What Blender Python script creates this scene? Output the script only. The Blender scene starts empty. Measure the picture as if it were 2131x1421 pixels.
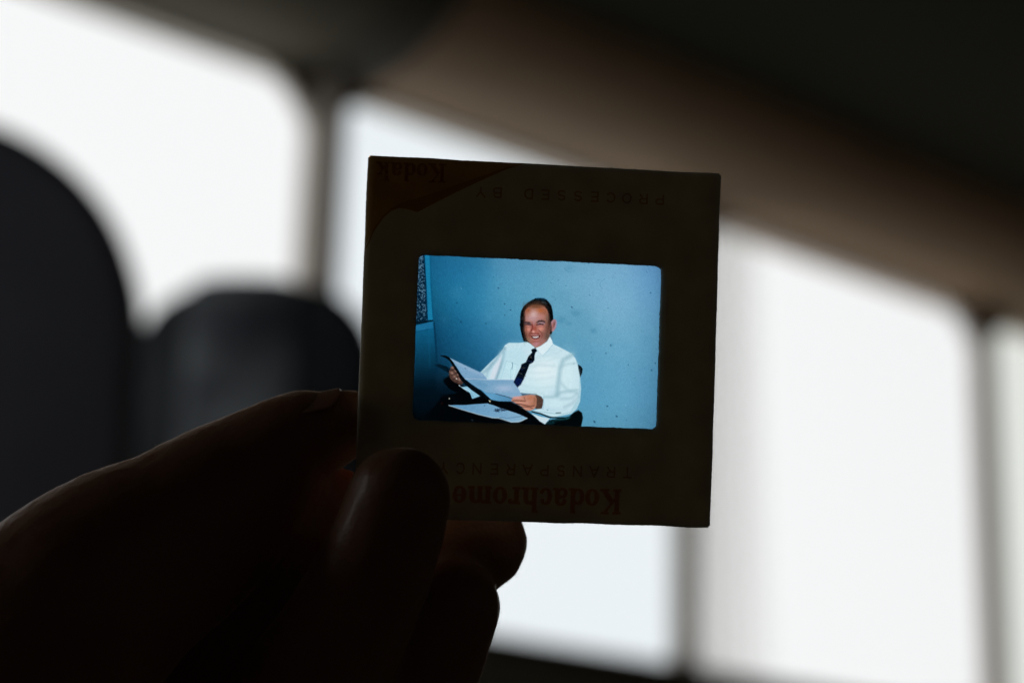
import bpy, bmesh, math, random
import numpy as np
from mathutils import Matrix, Vector

random.seed(7); rng = np.random.RandomState(7)
scene = bpy.context.scene
COL = scene.collection

# ------------------------------------------------------------------ camera, sky, exposure
# world: X runs along the window wall, Y towards it, Z up.  Metres.
R = np.array([[0.74657155, -0.22667534, -0.62549917],
              [-0.6646321, -0.21182788, -0.71651456],
              [0.02991802, 0.95065622, -0.30880038]])
EYE = np.array([0.0, 0.0, 0.60])
cam_d = bpy.data.cameras.new('camera'); cam = bpy.data.objects.new('camera', cam_d); COL.objects.link(cam)
m = Matrix.Identity(4)
for i in range(3):
    for j in range(3): m[i][j] = R[i][j]
    m[i][3] = EYE[i]
cam.matrix_world = m
cam_d.sensor_width = 36.0; cam_d.lens = 76.46
cam_d.clip_start = 0.01; cam_d.clip_end = 200
cam_d.dof.use_dof = True; cam_d.dof.focus_distance = 0.3075; cam_d.dof.aperture_fstop = 12.5
cam_d.dof.aperture_blades = 0
scene.camera = cam

SKY = 0.95
world = bpy.data.worlds.new('World'); scene.world = world; world.use_nodes = True
bg = world.node_tree.nodes['Background']
bg.inputs[0].default_value = (0.985, 0.995, 1.0, 1); bg.inputs[1].default_value = SKY

scene.render.engine = 'CYCLES'
scene.view_settings.view_transform = 'Standard'; scene.view_settings.look = 'None'
scene.view_settings.exposure = 0; scene.view_settings.gamma = 1
scene.cycles.use_denoising = True
scene.cycles.max_bounces = 10; scene.cycles.diffuse_bounces = 5; scene.cycles.transparent_max_bounces = 24
scene.cycles.sample_clamp_indirect = 3.0
scene.render.film_transparent = False

# ------------------------------------------------------------------ helpers
def tag(o, label=None, cat=None, group=None, kind=None):
    if label: o['label'] = label
    if cat: o['category'] = cat
    if group: o['group'] = group
    if kind: o['kind'] = kind
    return o

def empty(name, loc=(0, 0, 0), mat=None):
    o = bpy.data.objects.new(name, None); COL.objects.link(o)
    if mat is not None: o.matrix_world = mat
    else: o.location = loc
    o.empty_display_size = 0.02
    return o

def link_mesh(name, verts, faces, mat, parent=None, smooth=False):
    me = bpy.data.meshes.new(name); me.from_pydata([tuple(map(float, v)) for v in verts], [], [tuple(map(int, f)) for f in faces])
    me.update()
    if smooth:
        me.polygons.foreach_set('use_smooth', [True] * len(me.polygons))
    if mat: me.materials.append(mat)
    o = bpy.data.objects.new(name, me); COL.objects.link(o)
    if parent: o.parent = parent
    return o

def bm_obj(name, bm, mat, parent=None, smooth=False):
    me = bpy.data.meshes.new(name); bm.to_mesh(me); bm.free()
    if smooth: me.polygons.foreach_set('use_smooth', [True] * len(me.polygons))
    me.materials.append(mat)
    o = bpy.data.objects.new(name, me); COL.objects.link(o)
    if parent: o.parent = parent
    return o

def box(name, x0, x1, y0, y1, z0, z1, mat, parent=None, bevel=0.0, origin=None):
    ox, oy, oz = origin if origin else (0, 0, 0)
    bm = bmesh.new()
    r = bmesh.ops.create_cube(bm, size=1.0)
    for v in r['verts']:
        v.co = Vector(((x0 + x1) / 2 + v.co.x * (x1 - x0) - ox, (y0 + y1) / 2 + v.co.y * (y1 - y0) - oy, (z0 + z1) / 2 + v.co.z * (z1 - z0) - oz))
    if bevel:
        bmesh.ops.bevel(bm, geom=list(bm.edges), offset=bevel, segments=2, affect='EDGES', profile=0.6)
    return bm_obj(name, bm, mat, parent)

def mat_nodes(name):
    m = bpy.data.materials.new(name); m.use_nodes = True
    nt = m.node_tree; nt.nodes.clear()
    out = nt.nodes.new('ShaderNodeOutputMaterial')
    return m, nt, out

def principled(name, col, rough=0.7, var=0.15, scale=8.0, bump=0.0, bscale=60.0, coat=None, sss=None, spec=0.5):
    m, nt, out = mat_nodes(name)
    b = nt.nodes.new('ShaderNodeBsdfPrincipled'); nt.links.new(b.outputs[0], out.inputs[0])
    tc = nt.nodes.new('ShaderNodeTexCoord')
    nz = nt.nodes.new('ShaderNodeTexNoise'); nz.inputs['Scale'].default_value = scale; nz.inputs['Detail'].default_value = 6
    nt.links.new(tc.outputs['Object'], nz.inputs['Vector'])
    mx = nt.nodes.new('ShaderNodeMix'); mx.data_type = 'RGBA'
    mx.inputs[6].default_value = (*[c * (1 - var) for c in col], 1); mx.inputs[7].default_value = (*[min(1, c * (1 + var)) for c in col], 1)
    if var > 0.5:      # blotchy: stretch the noise
        mrg = nt.nodes.new('ShaderNodeMapRange'); mrg.inputs[1].default_value = 0.38; mrg.inputs[2].default_value = 0.62
        nt.links.new(nz.outputs['Fac'], mrg.inputs[0]); nt.links.new(mrg.outputs[0], mx.inputs[0])
    else: nt.links.new(nz.outputs['Fac'], mx.inputs[0])
    nt.links.new(mx.outputs[2], b.inputs['Base Color'])
    b.inputs['Roughness'].default_value = rough; b.inputs['Specular IOR Level'].default_value = spec
    if sss:
        b.inputs['Subsurface Weight'].default_value = sss[0]; b.inputs['Subsurface Radius'].default_value = sss[1]
        b.inputs['Subsurface Scale'].default_value = sss[2]
    if bump:
        n2 = nt.nodes.new('ShaderNodeTexNoise'); n2.inputs['Scale'].default_value = bscale; n2.inputs['Detail'].default_value = 8
        nt.links.new(tc.outputs['Object'], n2.inputs['Vector'])
        bp = nt.nodes.new('ShaderNodeBump'); bp.inputs['Strength'].default_value = bump; bp.inputs['Distance'].default_value = 0.3 / bscale
        nt.links.new(n2.outputs['Fac'], bp.inputs['Height']); nt.links.new(bp.outputs[0], b.inputs['Normal'])
    return m

# ------------------------------------------------------------------ materials
M_wall = principled('painted_plaster', (0.66, 0.60, 0.43), 0.85, 0.12, 3, 0.3, 40)
M_back = principled('back_wall_paint', (0.15, 0.148, 0.142), 0.85, 0.08, 3)
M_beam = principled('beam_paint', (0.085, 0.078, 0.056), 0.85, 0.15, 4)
M_soffit = principled('soffit_left_dark', (0.145, 0.130, 0.088), 0.8, 0.15, 3)  # darker, more olive tone for the head left of the beam
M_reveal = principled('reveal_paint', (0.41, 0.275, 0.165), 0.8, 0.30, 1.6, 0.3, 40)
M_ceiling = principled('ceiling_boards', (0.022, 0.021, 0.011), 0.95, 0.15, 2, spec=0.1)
M_floor = principled('floor_carpet', (0.13, 0.11, 0.09), 0.7, 0.2, 20)
M_frame = principled('mullion_paint', (0.55, 0.49, 0.42), 0.55, 0.1, 12)
M_chair = principled('charcoal_upholstery', (0.58, 0.60, 0.78), 0.95, 0.4, 5, 0.4, 150)
M_chair2 = principled('black_upholstery', (0.13, 0.15, 0.165), 0.95, 0.45, 5.5, 0.4, 150)
M_lit_patch = principled('grey_lit_patch', (0.56, 0.62, 0.70), 0.95, 0.55, 9, 0.3, 150)  # paler grey for the light that falls on the second chair back
M_leg = principled('dark_wood', (0.05, 0.03, 0.02), 0.4, 0.2, 14)
M_jar = principled('brown_glazed_clay', (0.16, 0.07, 0.045), 0.35, 0.2, 30)

def glass_mat(name, tint):
    m, nt, out = mat_nodes(name)
    t = nt.nodes.new('ShaderNodeBsdfTransparent'); t.inputs[0].default_value = (*tint, 1)
    g = nt.nodes.new('ShaderNodeBsdfGlossy'); g.inputs['Roughness'].default_value = 0.02
    fr = nt.nodes.new('ShaderNodeFresnel'); fr.inputs['IOR'].default_value = 1.12
    mx = nt.nodes.new('ShaderNodeMixShader')
    nt.links.new(fr.outputs[0], mx.inputs[0]); nt.links.new(t.outputs[0], mx.inputs[1]); nt.links.new(g.outputs[0], mx.inputs[2])
    nt.links.new(mx.outputs[0], out.inputs[0])
    return m

# ------------------------------------------------------------------ the room
ZC = EYE[2]
SILL, HEAD, CEIL = ZC + 0.657, ZC + 1.695, ZC + 1.82
YI, YG, YO = 2.687, 2.994, 3.05
X0, X1, YB = -1.6, 6.2, -2.3
LEAN = 0.021                       # the old window wall is slightly out of level
def level(o, at_x=None):
    for v in o.data.vertices:
        v.co.z += LEAN * ((v.co.x + (at_x or 0.0)) - 2.8)
    return o
tag(box('floor', X0, X1, YB, YO, -0.06, 0, M_floor), kind='structure')
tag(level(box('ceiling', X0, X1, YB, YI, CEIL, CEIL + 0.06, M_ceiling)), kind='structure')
wl = tag(empty('wall_left', (0, 0, 0)), kind='structure')
WY0, WY1, WZ0, WZ1 = 1.55, 2.40, 1.05, 2.05  # opening for the added side window
box('wall', X0 - 0.1, X0, YB, WY0, 0.0, CEIL + 0.16, M_back, wl)
box('wall', X0 - 0.1, X0, WY1, YO, 0.0, CEIL + 0.16, M_back, wl)
box('wall', X0 - 0.1, X0, WY0, WY1, 0.0, WZ0, M_back, wl)
box('wall', X0 - 0.1, X0, WY0, WY1, WZ1, CEIL + 0.16, M_back, wl)
tag(box('wall_right', X1, X1 + 0.1, YB, YO, 0.0, CEIL + 0.16, M_back), kind='structure')
tag(box('wall_back', X0 - 0.1, X1 + 0.1, YB - 0.1, YB, 0.0, CEIL + 0.16, M_back), kind='structure')
ww = tag(empty('wall_window', (0, 0, 0)), kind='structure')
level(box('wall', X0, X1, YI, YO, 0, SILL - 0.03, M_wall, ww))
level(box('wall', X0, -1.10, YI, YO, HEAD + 0.03, CEIL + 0.058, M_wall, ww)); level(box('wall', 5.15, X1, YI, YO, HEAD + 0.03, CEIL + 0.058, M_wall, ww))
def coved(name, x0, x1, mat, drop=0.0):
    prof = [(YO, 0.0), (YG - 0.10, 0.0)]
    for k in range(1, 13):
        a = math.radians(58) * k / 12; prof.append((YG - 0.10 - 0.235 * math.sin(a) / 0.848, 0.125 * (1 - math.cos(a)) / 0.470))
    prof += [(YG - 0.335, CEIL - HEAD), (YO, CEIL - HEAD)]
    vs = []
    nseg = 24
    for i in range(nseg + 1):
        x = x0 + (x1 - x0) * i / nseg
        for (y, z) in prof: vs.append((x, y - drop, HEAD + z - drop))
    n = len(prof); fs = []
    for i in range(nseg):
        for k in range(n): fs.append((i * n + k, i * n + (k + 1) % n, (i + 1) * n + (k + 1) % n, (i + 1) * n + k))
    fs.append(tuple(range(n))); fs.append(tuple(nseg * n + k for k in range(n))[::-1])
    o = link_mesh(name, vs, fs, mat, ww); b_ = bmesh.new(); b_.from_mesh(o.data); bmesh.ops.recalc_face_normals(b_, faces=b_.faces); b_.to_mesh(o.data); b_.free()
    return level(o)
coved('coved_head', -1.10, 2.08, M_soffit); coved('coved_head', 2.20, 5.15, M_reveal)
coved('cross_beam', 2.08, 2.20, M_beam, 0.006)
level(box('window_sill', -1.10, 5.15, YI - 0.004, YO, SILL - 0.03, SILL, M_reveal, ww, 0.004))
level(box('wall', X0, -1.10, YI, YO, SILL - 0.03, HEAD + 0.03, M_wall, ww))
level(box('wall', 5.15, X1, YI, YO, SILL - 0.03, HEAD + 0.03, M_wall, ww))

def corner_fillet(name, x, z, sx, sz, r, y0, y1, mat, parent, og):
    """solid spandrel that rounds one corner of a window opening"""
    n = 10; pts = [(x, z)]
    for k in range(n + 1):
        a = math.pi / 2 * k / n
        pts.append((x + sx * (r - r * math.sin(a)), z + sz * (r - r * math.cos(a))))
    vs = [(p[0] - og[0], y0 - og[1], p[1] - og[2]) for p in pts] + [(p[0] - og[0], y1 - og[1], p[1] - og[2]) for p in pts]
    m_ = len(pts); fs = [tuple(range(m_)), tuple(range(2 * m_ - 1, m_ - 1, -1))] + [(k, (k + 1) % m_, m_ + (k + 1) % m_, m_ + k) for k in range(m_)]
    o = link_mesh(name, vs, fs, mat, parent)
    b_ = bmesh.new(); b_.from_mesh(o.data); bmesh.ops.recalc_face_normals(b_, faces=b_.faces); b_.to_mesh(o.data); b_.free()
    return o
posts = [(0.02, 0.06, 0.04), (1.06, 1.09, 0.04), (2.115, 2.150, 0.062), (3.083, 3.108, 0.022), (4.102, 4.132, 0.024)]
bays = [(-1.10, 0.04, (1, 1, 1), 'farthest left window of the row, beyond the left edge'),
        (0.05, 1.075, (1, 1, 1), 'bright window wholly left of the grey chair'),
        (1.085, 2.127, (1, 1, 1), 'large bright blurred window at upper left, behind the charcoal chair'),
        (2.140, 3.095, (0.95, 0.975, 0.99), 'bluish white blurred window directly behind the slide'),
        (3.098, 4.114, (1, 1, 1), 'widest bright blurred window to the right of the slide'),
        (4.122, 5.15, (0.93, 0.94, 0.91), 'narrow strip of dull white window at the right edge')]
for i, (a, b, tint, lab) in enumerate(bays):
    w = empty('window', ((a + b) / 2, YG, SILL)); tag(w, lab, 'window', 'row of bright windows along the wall')
    og = tuple(w.location); t = 0.004
    for (x0, x1, z0, z1) in ((a, a + t, SILL, HEAD), (b - t, b, SILL, HEAD), (a + t, b - t, SILL, SILL + t), (a + t, b - t, HEAD - t, HEAD)):
        level(box('frame', x0, x1, YG, YG + 0.03, z0, z1, M_frame, w, origin=og), og[0])
    for (x, z, sx, sz) in ((a + t, SILL + t, 1, 1), (b - t, SILL + t, -1, 1), (a + t, HEAD - t, 1, -1), (b - t, HEAD - t, -1, -1)):
        level(corner_fillet('frame_corner', x, z, sx, sz, 0.15, YG + 0.001, YG + 0.028, M_frame, w, og), og[0])
    level(box('pane', a + t, b - t, YG + 0.012, YG + 0.013, SILL + t, HEAD - t, glass_mat('window_glass', tint), w, origin=og), og[0])
    # light portal: adds no light, only guides sampling of the daylight through this opening
    pl = bpy.data.lights.new('window_portal', 'AREA'); pl.shape = 'RECTANGLE'; pl.size = b - a; pl.size_y = HEAD - SILL + 0.04
    pl.cycles.is_portal = True
    po = bpy.data.objects.new('window_portal', pl); COL.objects.link(po)
    po.location = ((a + b) / 2, YG + 0.04, (SILL + HEAD) / 2); po.rotation_euler = (math.radians(-90), 0, 0)
sw = empty('window', (X0 - 0.05, (WY0 + WY1) / 2, WZ0)); tag(sw, 'small side window added to the left wall to light chairs and hand, outside the picture', 'window'); og = tuple(sw.location)  # added, unseen window: lights the chairs and hand from the left
for (y0, y1, z0, z1) in ((WY0, WY0 + .03, WZ0, WZ1), (WY1 - .03, WY1, WZ0, WZ1), (WY0 + .03, WY1 - .03, WZ0, WZ0 + .03), (WY0 + .03, WY1 - .03, WZ1 - .03, WZ1)):
    box('frame', X0 - 0.07, X0 - 0.04, y0, y1, z0, z1, M_frame, sw, origin=og)
box('pane', X0 - 0.057, X0 - 0.055, WY0 + .03, WY1 - .03, WZ0 + .03, WZ1 - .03, glass_mat('window_glass', (1, 1, 1)), sw, origin=og)
pl = bpy.data.lights.new('window_portal', 'AREA'); pl.shape = 'RECTANGLE'; pl.size = WZ1 - WZ0; pl.size_y = WY1 - WY0; pl.cycles.is_portal = True
po = bpy.data.objects.new('window_portal', pl); COL.objects.link(po)
po.location = (X0 - 0.09, (WY0 + WY1) / 2, (WZ0 + WZ1) / 2); po.rotation_euler = (0, math.radians(-90), 0)
plabs = ['painted post beyond the left edge, between the two leftmost windows', 'thin painted post left of the large upper left window', 'thick brown post between the upper left window and the slide',
         'thin grey window post rising below the bottom right of the slide', 'thin dark window post near the right edge of the picture']
for (a, b, t), lab in zip(posts, plabs):
    o = box('window_post', a, b, YG - t, YG + 0.034, SILL - 0.005, HEAD + 0.005, M_frame, None, 0.003, origin=(a, YG, SILL)); o.location = (a, YG, SILL)
    level(o, a); tag(o, lab, 'post', 'posts between the windows')
# ------------------------------------------------------------------ chairs in front of the windows
def slab(name, w, h, d, mat, parent, top=0.5, segs=40, taper=0.0, z0=0.0, inset=0.03, ctr=(0, 0), e=0.8):
    """upholstered slab: rounded-top outline in x-z, soft edges in y"""
    outline = []
    hw = w / 2; rt = hw * top
    pts = [(-hw + taper, 0.0)]
    for k in range(segs + 1):
        a = math.pi - math.pi * k / segs
        ca, sa = math.cos(a), math.sin(a)
        x = hw * math.copysign(abs(ca) ** e, ca); z = h - rt + rt * abs(sa) ** e
        pts.append((x, z))
    pts.append((hw - taper, 0.0))
    rings = []
    n = len(pts); cz = h * 0.5
    prof = [(-0.5, 1.0), (-0.46, 0.45), (-0.3, 0.1), (0.0, 0.0), (0.3, 0.1), (0.46, 0.45), (0.5, 1.0)]
    verts = []; faces = []
    for (py, ins) in prof:
        for (x, z) in pts:
            L = math.hypot(x, z - cz) or 1
            f = 1 - ins * inset / L
            verts.append((ctr[0] + x * f, ctr[1] + py * d, z0 + cz + (z - cz) * f))
    R_ = len(prof)
    for r in range(R_ - 1):
        for k in range(n):
            k2 = (k + 1) % n
            faces.append((r * n + k, r * n + k2, (r + 1) * n + k2, (r + 1) * n + k))
    faces.append(tuple(range(n))[::-1]); faces.append(tuple((R_ - 1) * n + k for k in range(n)))
    return link_mesh(name, verts, faces, mat, parent, True)

def make_chair(loc, rz, w, h, mat, label, seat_mat, lit_patch=False, top=1.0, e=1.0, taper=0.0):
    c = empty('high_back_chair', loc); c.rotation_euler = (0, 0, rz)
    tag(c, label, 'chair')
    slab('backrest', w, h - 0.42, 0.11, mat, c, top=top, z0=0.42, inset=0.03, e=e, taper=taper)
    box('seat', -w / 2 * 0.95, w / 2 * 0.95, 0.06, 0.50, 0.38, 0.47, seat_mat, c, 0.02)
    for sx in (-1, 1):
        for yy in (-0.01, 0.45):
            box('leg', sx * w * 0.4 - 0.018, sx * w * 0.4 + 0.018, yy, yy + 0.036, 0, 0.38, M_leg, c, 0.004)
    if lit_patch:
        slab('backrest_lit_patch', 0.150, 0.36, 0.124, M_lit_patch, c, top=0.35, z0=h - 0.356, inset=0.02, ctr=(-0.012, 0.0), e=0.7)  # paler slab stands in for light falling on the backrest
    return c

# backs of the chairs face the camera
vdir = math.atan2(0.7165, 0.6255)          # heading of the view
make_chair((0.792, 1.703, 0), vdir - math.pi / 2 + 0.12, 0.40, 1.375, M_chair,
           'large dark charcoal high-backed chair with rounded top at the left edge, blurred', M_chair, False, 1.0, 1.0, -0.03)
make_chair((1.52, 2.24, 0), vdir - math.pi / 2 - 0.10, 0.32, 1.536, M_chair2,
           'lower dark rounded chair back with the light on it built as a grey patch, left of the slide', M_chair2, True, 0.9, 0.72, -0.02)

# sheer curtain at the left side of the right window
m_sheer, nt, out = mat_nodes('sheer_voile')
tr = nt.nodes.new('ShaderNodeBsdfTransparent'); tr.inputs[0].default_value = (0.97, 0.97, 0.965, 1)
tl = nt.nodes.new('ShaderNodeBsdfTranslucent'); tl.inputs[0].default_value = (0.7, 0.69, 0.67, 1)
mx = nt.nodes.new('ShaderNodeMixShader')
tcs = nt.nodes.new('ShaderNodeTexCoord'); sep = nt.nodes.new('ShaderNodeSeparateXYZ'); mr = nt.nodes.new('ShaderNodeMapRange')
nt.links.new(tcs.outputs['Generated'], sep.inputs[0]); nt.links.new(sep.outputs[0], mr.inputs[0])
mr.inputs[3].default_value = 0.34; mr.inputs[4].default_value = 0.02; nt.links.new(mr.outputs[0], mx.inputs[0])
nt.links.new(tr.outputs[0], mx.inputs[1]); nt.links.new(tl.outputs[0], mx.inputs[2]); nt.links.new(mx.outputs[0], out.inputs[0])
vs = []; fs = []; nx, nz = 80, 24
for j in range(nz + 1):
    for i in range(nx + 1):
        u = i / nx; v = j / nz
        wdt = 0.17 + 0.05 * v
        vs.append((u * wdt, 0.010 * math.sin(u * 30 + 0.6 * math.sin(v * 3)), -v * (HEAD - SILL - 0.03)))
for j in range(nz):
    for i in range(nx):
        a = j * (nx + 1) + i; fs.append((a, a + 1, a + nx + 2, a + nx + 1))
sheer = link_mesh('sheer_curtain', vs, fs, m_sheer, None, True); sheer.location = (3.10, YG - 0.03, HEAD - 0.02)
sheer.modifiers.new('thickness', 'SOLIDIFY').thickness = 0.0004
tag(sheer, 'thin white sheer curtain gathered beside the grey post, right of the slide', 'curtain')

# ------------------------------------------------------------------ the slide
w_ = np.array([-4.94141784e-02, 1.29119632e-01, -3.90704213e-02]); P_ = np.array([4.01730716e-03, -1.58502856e-04, -3.08469761e-01])
t_ = np.linalg.norm(w_); k_ = w_ / t_; K_ = np.array([[0, -k_[2], k_[1]], [k_[2], 0, -k_[0]], [-k_[1], k_[0], 0]])
RL = np.eye(3) + np.sin(t_) * K_ + (1 - np.cos(t_)) * K_ @ K_
RS = R @ RL; CS = EYE + R @ P_
MS = Matrix.Identity(4)
for i in range(3):
    for j in range(3): MS[i][j] = RS[i][j]
    MS[i][3] = CS[i]
slide = empty('photo_slide', mat=MS)
tag(slide, 'square cardboard mounted colour slide held up against the bright windows', 'photo slide')
mm = 0.001

# card body material: thin board that lets a little daylight through
m_card, nt, out = mat_nodes('slide_cardboard')
b = nt.nodes.new('ShaderNodeBsdfPrincipled'); nt.links.new(b.outputs[0], out.inputs[0])
tc = nt.nodes.new('ShaderNodeTexCoord')
nz1 = nt.nodes.new('ShaderNodeTexNoise'); nz1.inputs['Scale'].default_value = 260; nz1.inputs['Detail'].default_value = 8
nt.links.new(tc.outputs['Object'], nz1.inputs['Vector'])
cr = nt.nodes.new('ShaderNodeValToRGB')
cr.color_ramp.elements[0].position = 0.3; cr.color_ramp.elements[0].color = (0.56, 0.50, 0.36, 1)
cr.color_ramp.elements[1].position = 0.7; cr.color_ramp.elements[1].color = (0.64, 0.58, 0.43, 1)
nt.links.new(nz1.outputs['Fac'], cr.inputs[0]); nt.links.new(cr.outputs[0], b.inputs['Base Color'])
b.inputs['Roughness'].default_value = 0.75; b.inputs['Specular IOR Level'].default_value = 0.3
b.inputs['Subsurface Weight'].default_value = 1.0
b.inputs['Subsurface Radius'].default_value = (1.0, 0.99, 1.02); b.inputs['Subsurface Scale'].default_value = 0.0023
nz2 = nt.nodes.new('ShaderNodeTexNoise'); nz2.inputs['Scale'].default_value = 3500; nz2.inputs['Detail'].default_value = 5
nt.links.new(tc.outputs['Object'], nz2.inputs['Vector'])
bp = nt.nodes.new('ShaderNodeBump'); bp.inputs['Strength'].default_value = 0.35; bp.inputs['Distance'].default_value = 0.00003
nt.links.new(nz2.outputs['Fac'], bp.inputs['Height']); nt.links.new(bp.outputs[0], b.inputs['Normal'])

def smooth_noise(n, amp, k):
    r = rng.randn(n); ker = np.hanning(k * 2 + 1); ker /= ker.sum()
    return amp * np.convolve(np.concatenate([r[-k:], r, r[:k]]), ker, 'valid') / np.sqrt((ker ** 2).sum())
NS = 170
def ring_outer():
    c = [(-25.4, 25.4), (25.4, 25.4), (25.4, -25.4), (-25.4, -25.4)]
    P = []
    for i in range(4):
        a = np.array(c[i]); bb = np.array(c[(i + 1) % 4])
        for k in range(NS): P.append(a + (bb - a) * k / NS)
    P = np.array(P)
    # slightly blunted corners
    for i in range(4):
        s = np.sign(P[i * NS]); P[i * NS] -= s * 0.22
    n1 = smooth_noise(len(P), 0.010, 1) + smooth_noise(len(P), 0.028, 14)
    nrm = np.where(np.abs(P[:, :1]) > np.abs(P[:, 1:]), np.c_[np.sign(P[:, 0]), 0 * P[:, 0]], np.c_[0 * P[:, 0], np.sign(P[:, 1])])
    return P + nrm * n1[:, None]
AX0, AX1, AY0, AY1 = -17.75, 17.3, -11.62, 11.74
def ring_inner():
    rr = [0.9, 1.0, 0.8, 1.1]
    c = [(AX0, AY1), (AX1, AY1), (AX1, AY0), (AX0, AY0)]
    P = []
    for i in range(4):
        a = np.array(c[i]); bb = np.array(c[(i + 1) % 4]); L = np.linalg.norm(bb - a); u = (bb - a) / L
        pr = np.array(c[i - 1]); u0 = (a - pr) / np.linalg.norm(a - pr)
        r = rr[i]; r2 = rr[(i + 1) % 4]
        for k in range(NS):
            if k < 12:      # second half of corner arc
                th = math.pi / 4 + (math.pi / 4) * k / 12
                cen = a - u0 * r + u * r
                P.append(cen + (-u * math.cos(th) + u0 * math.sin(th)) * r)
            elif k >= NS - 12:
                nxt = np.array(c[(i + 2) % 4]) - bb; nxt = nxt / np.linalg.norm(nxt)
                th = (math.pi / 4) * (k - (NS - 12)) / 12
                cen = bb - u * r2 + nxt * r2
                P.append(cen + (-nxt * math.cos(th) + u * math.sin(th)) * r2)
            else:
                P.append(a + u * (r + (L - r - r2) * (k - 12) / (NS - 24)))
    P = np.array(P)
    n1 = smooth_noise(len(P), 0.022, 1) + smooth_noise(len(P), 0.02, 8)
    cc = np.array([(AX0 + AX1) / 2, (AY0 + AY1) / 2]); d = P - cc; d /= np.linalg.norm(d, axis=1)[:, None]
    return P + d * n1[:, None]
RO, RI = ring_outer(), ring_inner(); NR = len(RO); TH = 1.25
verts = []; faces = []
def add_ring(P, z): 
    base = len(verts)
    for q in P: verts.append((q[0] * mm, q[1] * mm, z * mm))
    return base
seq = []
G = 14
jit = lambda P, a: P + rng.randn(*P.shape) * a
front = [RO + (RI - RO) * t for t in [0.004] + list(np.linspace(0.03, 0.965, G)) + [0.993]]
for P in [RI, ]: pass
rings = []
rings.append((RO, -0.07)); 
for i, P in enumerate(front): rings.append((P, 0.0 if 0 < i < len(front) - 1 else -0.015))
rings.append((RI, -0.06)); rings.append((RI + (RI - RO) * 0.0, -0.55)); rings.append((RI, -0.68)); rings.append((RI, -TH + 0.06))
for i, P in enumerate(reversed(front)): rings.append((P, -TH))
rings.append((RO, -TH + 0.07)); rings.append((jit(RO, 0.012), -TH * 0.55)); 
bases = [add_ring(P, z) for P, z in rings]
for i in range(len(bases)):
    a0 = bases[i]; a1 = bases[(i + 1) % len(bases)]
    for k in range(NR):
        k2 = (k + 1) % NR
        faces.append((a0 + k, a0 + k2, a1 + k2, a1 + k))
card = link_mesh('card_mount', verts, faces, m_card, slide, False)
bmx = bmesh.new(); bmx.from_mesh(card.data); bmesh.ops.recalc_face_normals(bmx, faces=bmx.faces); bmx.to_mesh(card.data); bmx.free()

# paper fibres sticking out of the cut edges
m_fib = principled('paper_fibre', (0.8, 0.74, 0.66), 0.6, 0.1, 500)
fv = []; ff = []
def fibre(p0, d, L, r):
    d = np.array(d, float); d /= np.linalg.norm(d)
    side = np.cross(d, [0.3, 0.2, 1]); side /= np.linalg.norm(side); up_ = np.cross(side, d)
    bend = (rng.randn(3)) * L * 0.25
    base = len(fv)
    for k in range(5):
        t = k / 4; c = np.array(p0) + d * L * t + bend * t * t; rr = r * (1 - 0.7 * t)
        for a in range(4):
            q = c + rr * (side * math.cos(a * math.pi / 2) + up_ * math.sin(a * math.pi / 2)); fv.append(q * mm)
    for k in range(4):
        for a in range(4):
            ff.append((base + k * 4 + a, base + k * 4 + (a + 1) % 4, base + k * 4 + 4 + (a + 1) % 4, base + k * 4 + 4 + a))
def tuft(side, s, n, L):
    for _ in range(n):
        o = rng.randn() * 0.12; z = -rng.rand() * TH
        if side == 't': p, d = (s + o, 25.36, z), (rng.randn() * 0.8, 0.7, rng.randn() * 0.4)
        elif side == 'r': p, d = (25.36, s + o, z), (0.7, rng.randn() * 0.8, rng.randn() * 0.4)
        elif side == 'l': p, d = (-25.36, s + o, z), (-0.5, rng.randn(), rng.randn() * 0.4)
        else: p, d = (s + o, -25.36, z), (rng.randn() * 0.9, -0.7, rng.randn() * 0.4)
        fibre(p, d, L * (0.5 + rng.rand()), 0.028)
for s, n, L in ((9.5, 7, .38), (10.8, 4, .3), (13.1, 7, .35), (15.2, 5, .25), (16.6, 4, .25), (18.5, 5, .2), (21.0, 3, .2), (23.4, 6, .25), (24.7, 4, .3), (12.0, 3, .3), (7.2, 2, .2)):
    tuft('t', s, n, L)
for s, n, L in ((20.1, 5, .28), (24.3, 3, .2), (8, 2, .15)): tuft('r', s, n, L)
for _ in range(60): tuft(random.choice('tlbr'), random.uniform(-25, 25), 1, 0.16)
fo = link_mesh('paper_fibre', fv, ff, m_fib, slide, True); fo['kind'] = 'stuff'

# ---- printing on the card: built as thin sheets of ink dots
def ink(name, col):
    m, nt, out = mat_nodes(name)
    t = nt.nodes.new('ShaderNodeBsdfTransparent')
    tc = nt.nodes.new('ShaderNodeTexCoord'); nz = nt.nodes.new('ShaderNodeTexNoise'); nz.inputs['Scale'].default_value = 1800; nz.inputs['Detail'].default_value = 4
    nt.links.new(tc.outputs['Object'], nz.inputs['Vector'])
    mx = nt.nodes.new('ShaderNodeMix'); mx.data_type = 'RGBA'
    mx.inputs[6].default_value = (*[c * 0.85 for c in col], 1); mx.inputs[7].default_value = (*[min(1, c * 1.15) for c in col], 1)
    nt.links.new(nz.outputs['Fac'], mx.inputs[0]); nt.links.new(mx.outputs[2], t.inputs[0]); nt.links.new(t.outputs[0], out.inputs[0])
    return m
I_red = ink('red_ink', (0.86, 0.46, 0.38)); I_grey = ink('brown_ink', (0.70, 0.48, 0.40))
I_yel = ink('yellow_ink', (0.92, 0.62, 0.38)); I_flap = ink('orange_ink', (0.70, 0.42, 0.22)); I_logo = ink('logo_red_ink', (0.66, 0.42, 0.30))

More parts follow.
